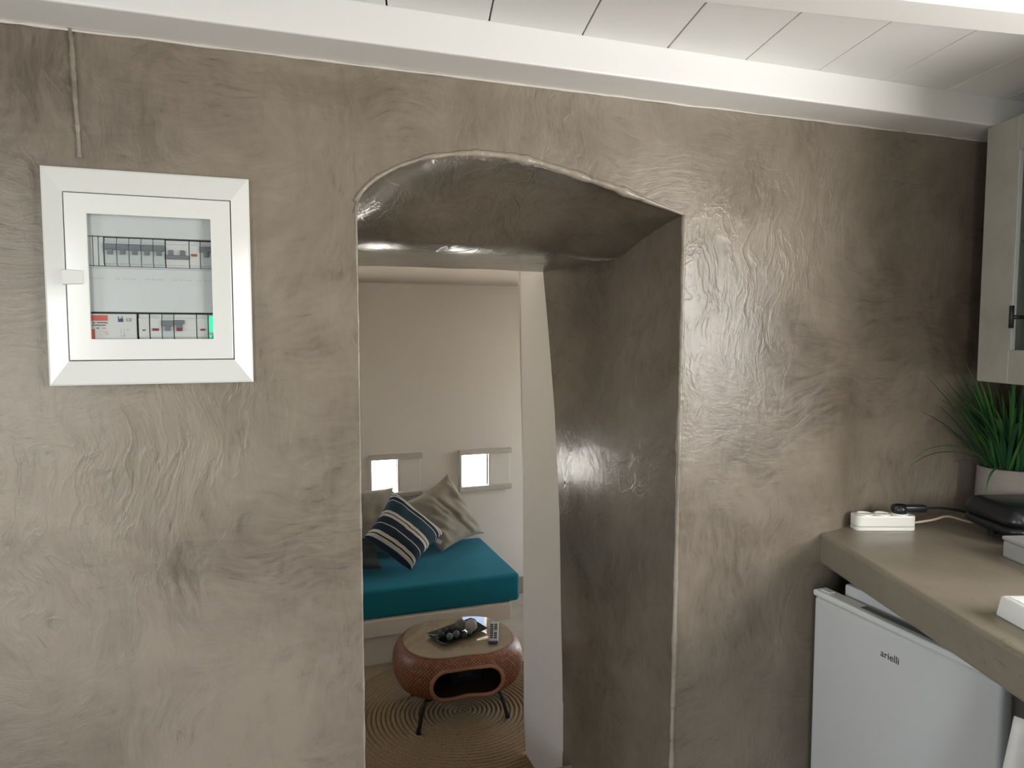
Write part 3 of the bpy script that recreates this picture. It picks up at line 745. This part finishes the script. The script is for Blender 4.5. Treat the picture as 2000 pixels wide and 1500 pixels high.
# tray
GT = TZ1 + .0075
def tray(th):
    A = [Vector((.655, 3.010)), Vector((.702, 2.885)), Vector((.926, 2.978)), Vector((.888, 3.112))]
    def f(i, j):
        u, v = i / 24, j / 18; p = A[0] * (1 - u) * (1 - v) + A[3] * u * (1 - v) + A[2] * u * v + A[1] * (1 - u) * v
        e = max(abs(2 * u - 1), abs(2 * v - 1)); return (p.x, p.y, GT + .001 + .013 * e ** 5 + th)
    return f
tb = join(gridsurf(tray(0), 24, 18), gridsurf(tray(.004), 24, 18))
trr = put('glass_tray', tb, M['tray'], None, True); settled(trr, (.79, 2.97, GT)); tag(trr, 'dark glass rectangular tray with upturned rim on the coffee table', 'tray')
balls = [(.742, 2.930, .0155, 'ball_grey', 'grey marbled ball at the near end of the tray', 0), (.775, 2.945, .016, 'ball_grey', 'grey marbled ball between the dark balls on the tray', 0),
         (.712, 2.960, .015, 'ball_dark', 'dark woven ball nearest the pointed tip of the glass tray', 0), (.735, 2.992, .016, 'ball_dark', 'dark woven ball behind the grey marbled ball in the tray', 0), (.768, 2.990, .017, 'ball_dark', 'dark woven ball beside the brown twine ball in the tray', 0), (.805, 2.935, .015, 'ball_dark', 'dark woven ball at the front edge of the glass tray', 0),
         (.812, 3.012, .026, 'ball_brown', 'brown twine ball beside the beige one on the tray', 0), (.852, 2.985, .028, 'ball_beige', 'largest pale beige twine ball on the tray', 0), (.872, 3.030, .020, 'ball_dark', 'dark woven ball behind the pale beige twine ball', 0), (.838, 2.955, .012, 'ball_grey', 'smallest grey ball tucked beneath the beige twine ball', 0)]
for x, y, r, m, lab, dk in balls:
    bm = bmesh.new(); bmesh.ops.create_icosphere(bm, subdivisions=3, radius=r)
    for v in bm.verts:
        v.co *= 1 + .03 * noise.noise(v.co * 160) + .02 * math.sin(v.co.z / r * 9 + v.co.x / r * 5)
    bm.transform(Matrix.Translation((x, y, GT + .007 + r)))
    o = put('decorative_ball', bm, M[m], None, True); settled(o, (x, y, GT + .007))
    tag(o, 'dark woven decorative ball lying in the glass tray' if dk else lab, 'ball', 'decorative balls in the tray')
# remote control
RMX = Matrix.Translation((0.946, 2.946, GT)) @ Matrix.Rotation(R(-19), 4, 'Z')
rm = thing('remote_control', 'silver remote control with dark buttons on the glass table top', 'remote', (0.946, 2.946, GT))
rm.rotation_euler = (0, 0, R(-19)); WM[rm.name] = RMX
put('body', box((-.021, -.105, .001), (.021, .105, .015), .004, 2), M['remote'], rm, False, RMX)
put('end_cap', box((-.0205, -.1065, .0005), (.0205, -.098, .014), .003, 2), M['black'], rm, False, RMX)
for k in range(7):
    for q in range(2):
        if k in (3,) and q == 1: continue
        put('button', box((-.016 + .0175 * q, -.080 + .023 * k, .0145), (-.002 + .0175 * q, -.068 + .023 * k, .0175), .0015, 1), M['black_matt'], rm, False, RMX)

# ================================================================== KITCHEN SIDE
# worktop
def cw(x, y): v = CF @ Vector((x, y, 0)); return (v.x, v.y)
wt = prism([(1.385, 1.491), (1.47, 1.56), (2.25, 1.56), cw(.80, .02), cw(.80, -2.3), cw(0, -2.3)], .825, .907, .010, 3)
wk = put('worktop', wt, M['worktop'], None); settled(wk, (1.7, .6, .825)); tag(wk, 'smooth grey-brown cement worktop above the small fridge', 'worktop')
# fridge (square to the plastered wall)
fg = thing('fridge', 'small white under-counter fridge beneath the cement worktop', 'fridge', (1.6, 1.18, 0))
put('cabinet', box((1.372, .952, .02), (1.86, 1.388, .805), .006, 2), M['fridge'], fg)
put('gasket', box((1.362, .960, .055), (1.373, 1.382, .770), .002, 1), M['gasket'], fg)
fd = put('door', box((1.323, .944, .05), (1.363, 1.438, .764), .010, 3), M['fridge'], fg, True)
def capbm():
    a = box((1.3205, .942, .764), (1.364, 1.440, .7805), .005, 2); return a
put('top_cap', capbm(), M['fridge_cap'], fd)
put('handle_recess', box((1.336, 1.02, .7795), (1.356, 1.30, .7812)), M['gasket'], fd)
put('hinge_cover', box((1.332, 1.395, .7800), (1.352, 1.425, .7835), .001, 1), M['plastic'], fd)
for yy in (.99, 1.35):
    put('foot', lathe([(0, 0), (.016, 0), (.016, .02), (0, .02)], 12, (1.40, yy, 0)), M['black_matt'], fg)
TL = Matrix.Translation((1.3226, 1.200, .7035)) @ Matrix(((0, 0, -1, 0), (-1, 0, 0, 0), (0, 1, 0, 0), (0, 0, 0, 1)))
put('brand_lettering', text_bm('arielli', .0235, TL, .0004), M['chrome'], fd)
# panel and curtain beside the fridge
pn = put('side_panel', box((.045, -.705, 0), (.45, -.690, .825), .002, 1), M['fridge_cap'], None, False, CF)
settled(pn, CF @ Vector((.25, -.70, 0))); tag(pn, 'upright white board under the worktop beside the fridge', 'panel')
def curt(i, j):
    y = -.66 - .55 * i / 60; z = .80 - .78 * j / 30
    fl = sstep(.78, .30, z) if False else (0.80 - z)
    x = -.005 - .085 * min(1, fl / .5) + (.012 + .010 * fl) * math.sin(i * .62)
    yy = -.718 + .05 * min(1, max(0, fl - .1) / .4) - .5 * i / 60
    return CF @ Vector((x, yy, z))
cb = gridsurf(curt, 60, 30)
cu = put('curtain', cb, M['cloth'], None, True); so = cu.modifiers.new('thick', 'SOLIDIFY'); so.thickness = .003
settled(cu, CF @ Vector((-.05, -.95, .02))); tag(cu, 'white cloth curtain hanging under the worktop edge', 'curtain')

# wall cabinet
KC = Matrix.Translation((1.8015, 1.393, 0)) @ Matrix.Rotation(R(-17.52), 4, 'Z')
cb_ = thing('wall_cabinet', 'concrete-look wall cabinet with glass door above the potted plant', 'cabinet', (1.8015, 1.393, 1.305))
Z0, Z1 = 1.306, 1.9665; KL = -.62; KD = .37
put('side_panel', box((.022, -.020, Z0), (KD, 0, Z1), .001, 1), M['concrete'], cb_, False, KC)
put('side_panel', box((.022, KL, Z0), (KD, KL + .02, Z1), .001, 1), M['concrete'], cb_, False, KC)
put('bottom_panel', box((.022, KL + .02, Z0), (KD, -.020, Z0 + .02)), M['concrete'], cb_, False, KC)
put('top_panel', box((.022, KL + .02, Z1 - .02), (KD, -.020, Z1)), M['concrete'], cb_, False, KC)
put('back_panel', box((KD - .012, KL + .02, Z0 + .02), (KD, -.02, Z1 - .02)), M['cab_in'], cb_, False, KC)
put('shelf', box((.05, KL + .02, 1.668), (KD - .012, -.02, 1.690), .001, 1), M['plastic'], cb_, False, KC)
dd = put('door', join(box((0, -.114, Z0), (.022, 0, Z1), .002, 1), box((0, KL, Z0), (.022, KL + .10, Z1), .002, 1), box((0, KL + .10, Z0), (.022, -.114, Z0 + .085), .002, 1), box((0, KL + .10, Z1 - .085), (.022, -.114, Z1), .002, 1)), M['concrete'], cb_, False, KC)
put('pane', box((.010, KL + .098, Z0 + .083), (.014, -.112, Z1 - .083)), M['cabglass'], dd, False, KC)
put('bead', join(box((-.001, -.122, Z0 + .085), (.010, -.114, Z1 - .085), .001, 1)), M['greybox'], dd, False, KC)
hb = tube([(-.028, -.156, 1.445), (-.028, -.156, 1.500)], .0055, 8); hb2 = tube([(.010, -.156, 1.472), (-.030, -.156, 1.472)], .005, 8)
hn = put('knob', join(hb, hb2), M['black_metal'], dd, True, KC)

# power strip
PS = Matrix.Translation((1.488, 1.470, .907)) @ Matrix.Rotation(R(-19.5), 4, 'Z')
ps = thing('power_strip', 'glossy white three-socket power strip on the worktop against the wall', 'power strip', (1.488, 1.470, .907), R(-19.5))
def strip_poly(g): 
    L, Wd, r = .160, .046, .012; pl = []
    for cx, cy, a0 in ((L - r, r, -90), (L - r, Wd - r, 0), (r, Wd - r, 90), (r, r, 180)):
        for k in range(5): a = R(a0 + 22.5 * k); pl.append((cx + (r + g) * math.cos(a), cy + (r + g) * math.sin(a)))
    return pl
put('base', prism(strip_poly(0), 0, .0098, .0012, 1), M['strip'], ps, False, PS)
put('body', prism(strip_poly(0), .0104, .0400, .003, 2), M['strip'], ps, False, PS)
for k in range(3):
    c = (.031 + .047 * k, .023, 0)
    s_ = put('socket', lathe([(.0160, .030), (.0160, .0420), (.0172, .0435), (.0195, .0435), (.0210, .0415), (.0212, .034)], 28, c), M['strip'], ps, True, PS)
    put('socket_well', lathe([(0, .0398), (.0162, .0398), (.0162, .0404), (0, .0404)], 28, c), M['socket_dark'] if k == 5 else M['strip'], s_, False, PS)
put('cord', tube(catmull([PS @ Vector((.158, .022, .016)), PS @ Vector((.185, .024, .019)), PS @ Vector((.225, .034, .022)), PS @ Vector((.270, .046, .028)), PS @ Vector((.33, .052, .012)), PS @ Vector((.40, .050, .006))], 6), .0032, 8), M['cord'], ps, True)
pl = thing('black_plug', 'black mains plug with black lead pushed into the power strip', 'plug', PS @ Vector((.125, .023, .0415)), R(-19.5))
put('plug_head', join(lathe([(0, .0408), (.0185, .0408), (.0190, .056), (.014, .066), (0, .066)], 20, (.125, .023, 0)), box((.105, .010, .046), (.195, .036, .066), .006, 2)), M['black'], pl, True, PS)
put('lead', tube(catmull([PS @ Vector((.180, .023, .054)), PS @ Vector((.215, .030, .055)), PS @ Vector((.26, .046, .050)), PS @ Vector((.33, .066, .035)), PS @ Vector((.40, .070, .008))], 6), .0035, 8), M['black_matt'], pl, True)

# potted grass
PX, PY = 2.0, 1.430
pp = thing('potted_plant', 'tuft of grass-like green leaves in a grey clay pot under the wall cabinet', 'plant', (PX, PY, .907))
put('pot', lathe([(0, .907), (.082, .907), (.086, .93), (.082, 1.052), (.078, 1.056), (.074, 1.052), (.072, 1.03), (0, 1.03)], 40, (PX, PY, 0)), M['pot'], pp, True)
put('soil', lathe([(0, 1.045), (.045, 1.048), (.0725, 1.040), (.0725, 1.02), (0, 1.02)], 24, (PX, PY, 0)), M['soil'], pp, True)
def blade(base, az, lean, length, w, droop, mat):
    d = Vector((math.cos(az), math.sin(az), 0)); side = Vector((-d.y, d.x, 0)); n = 9; L = []; C = []; Rr_ = []
    p = Vector(base); ang = lean
    for k in range(n + 1):
        t = k / n; ww = w * (1 - t ** 2.2) * (.55 + .9 * min(1, t * 3)) * .62
        dirv = d * math.sin(ang) + Vector((0, 0, 1)) * math.cos(ang); nn = d * math.cos(ang) - Vector((0, 0, 1)) * math.sin(ang)
        L.append(p + side * ww); Rr_.append(p - side * ww); C.append(p + nn * ww * .5)
        p = p + dirv * length / n; ang += droop / n * (1 + t)
    bm = faces(L + C + Rr_, [(k, k + 1, n + 2 + k, n + 1 + k) for k in range(n)] + [(n + 1 + k, n + 2 + k, 2 * n + 3 + k, 2 * n + 2 + k) for k in range(n)])
    pts = L + C + Rr_
    if any(q.y > WY + .045 * (1 - sstep(1.0, 1.55, q.z)) - .007 for q in pts) or max((CF.inverted() @ q).x for q in pts) > .78: bm.free(); return
    lc = [KC.inverted() @ q for q in pts]
    if any(q.x > -.004 and q.y < .004 and q.z > Z0 - .004 for q in lc): bm.free(); return
    put('leaf_blade', bm, mat, pp, True)
random.seed(21)
for k in range(420):
    az = random.uniform(0, 2 * math.pi); r = .062 * math.sqrt(random.random())
    base = (PX + r * math.cos(az), PY + r * math.sin(az), 1.040)
    lean = .05 + .62 * random.random() * (r / .062)
    ln = random.uniform(.16, .40)
    blade(base, az + random.uniform(-.5, .5), lean, ln, random.uniform(.0045, .0078), random.uniform(.1, 1.1), random.choice([GR[0], GR[0], GR[1], GR[1], GR[1]]))
for az, lean, ln, w, dr_, mi in [(R(168), .75, .30, .0062, 1.25, 2), (R(174), .95, .33, .0045, 1.0, 1), (R(182), 1.05, .20, .0038, .55, 0), (R(176), .85, .27, .0036, .25, 0), (R(188), .75, .26, .0036, .3, 0), (R(200), 1.0, .20, .005, 1.6, 1), (R(250), .5, .13, .0050, 2.6, 2), (R(280), .6, .13, .005, 2.4, 2), (R(172), .45, .36, .006, .3, 1), (R(180), .30, .36, .006, .25, 1), (R(166), .36, .36, .006, .2, 1), (R(186), .2, .34, .006, .2, 1), (R(176), .55, .34, .006, .3, 1), (R(192), .35, .33, .006, .3, 1)]:
    blade((PX + .05 * math.cos(az), PY + .05 * math.sin(az), 1.042), az, lean, ln, w, dr_, GR[mi])

# black sandwich maker
SM = CF @ Matrix.Translation((.392, .032, .907)) @ Matrix.Rotation(R(0), 4, 'Z')
sm_ = thing('sandwich_maker', 'black closed sandwich maker on the worktop in front of the potted plant', 'appliance', SM.translation)
sm_.rotation_euler = (0, 0, R(-17.52)); WM[sm_.name] = SM
def shell(z0, z1, taper, rad=.035, L=.26, D=.205):
    def ring(g, z):
        pl = []
        for cx, cy, a0 in ((L - rad, -D + rad, -90), (L - rad, -rad, 0), (rad, -rad, 90), (rad, -D + rad, 180)):
            for k in range(7): a = R(a0 + 15 * k); pl.append(Vector((cx + (rad - g) * math.cos(a), cy + (rad - g) * math.sin(a), z)))
        return pl
    prof = [(taper, z0), (taper * .35, z0 + (z1 - z0) * .3), (0, z0 + (z1 - z0) * .55), (.002, z0 + (z1 - z0) * .8), (.012, z1)] if taper > 0 else [(.002, z0), (0, z0 + (z1 - z0) * .25), (-taper * .2, z0 + (z1 - z0) * .6), (-taper * .55, z0 + (z1 - z0) * .9), (-taper, z1)]
    rings = [ring(g, z) for g, z in prof]; n = len(rings[0]); vs = [p for r_ in rings for p in r_]; fs = []
    for j in range(len(rings) - 1):
        for i in range(n): fs.append((j * n + i, j * n + (i + 1) % n, (j + 1) * n + (i + 1) % n, (j + 1) * n + i))
    fs.append(tuple(range(n))[::-1]); fs.append(tuple((len(rings) - 1) * n + i for i in range(n)))
    bm = faces(vs, fs); bmesh.ops.recalc_face_normals(bm, faces=bm.faces); return bm
put('lower_shell', shell(.018, .052, .030), M['black'], sm_, True, SM)
put('upper_shell', shell(.055, .098, -.030), M['black'], sm_, True, SM)
put('hinge', box((.05, -.012, .030), (.21, .006, .075), .006, 2), M['black_matt'], sm_, False, SM)
hdl = put('handle', join(box((.085, -.228, .058), (.175, -.200, .078), .006, 2), box((.085, -.228, .032), (.175, -.200, .052), .006, 2)), M['black_matt'], sm_, False, SM)
for fx, fy in ((.06, -.05), (.20, -.05), (.06, -.155), (.20, -.155)):
    put('foot', lathe([(0, 0), (.011, 0), (.009, .022), (0, .022)], 10, (fx, fy, 0)), M['black_matt'], sm_, False, SM)
# grey box and white box
gbx = thing('grey_box', 'low light-grey lidded box on the worktop near the black sandwich maker', 'box', CF @ Vector((.45, -.33, .907)), R(-17.52))
GM = CF
put('body', box((.336, -.46, .907), (.60, -.214, .947), .004, 2), M['greybox'], gbx, False, CF)
put('lid', box((.334, -.462, .9475), (.602, -.212, .957), .003, 2), M['greybox'], gbx, False, CF)
wbx = thing('white_box', 'gloss white flat box lying near the front of the worktop', 'box', CF @ Vector((.2, -.7, .907)), R(-17.52))
def wbm():
    bm = box((.070, -.90, .907), (.36, -.56, .946))
    for v in bm.verts:
        if v.co.z > .92:
            v.co.x += .006 if v.co.x < .2 else -.006; v.co.y += .004 if v.co.y < -.7 else -.004
    bmesh.ops.bevel(bm, geom=list(bm.edges), offset=.004, segments=3, profile=.5, affect='EDGES'); return bm
put('casing', wbm(), M['whitebox'], wbx, True, CF)
put('top_plate', box((.085, -.885, .9455), (.345, -.575, .9475), .001, 1), M['whitebox'], wbx, False, CF)
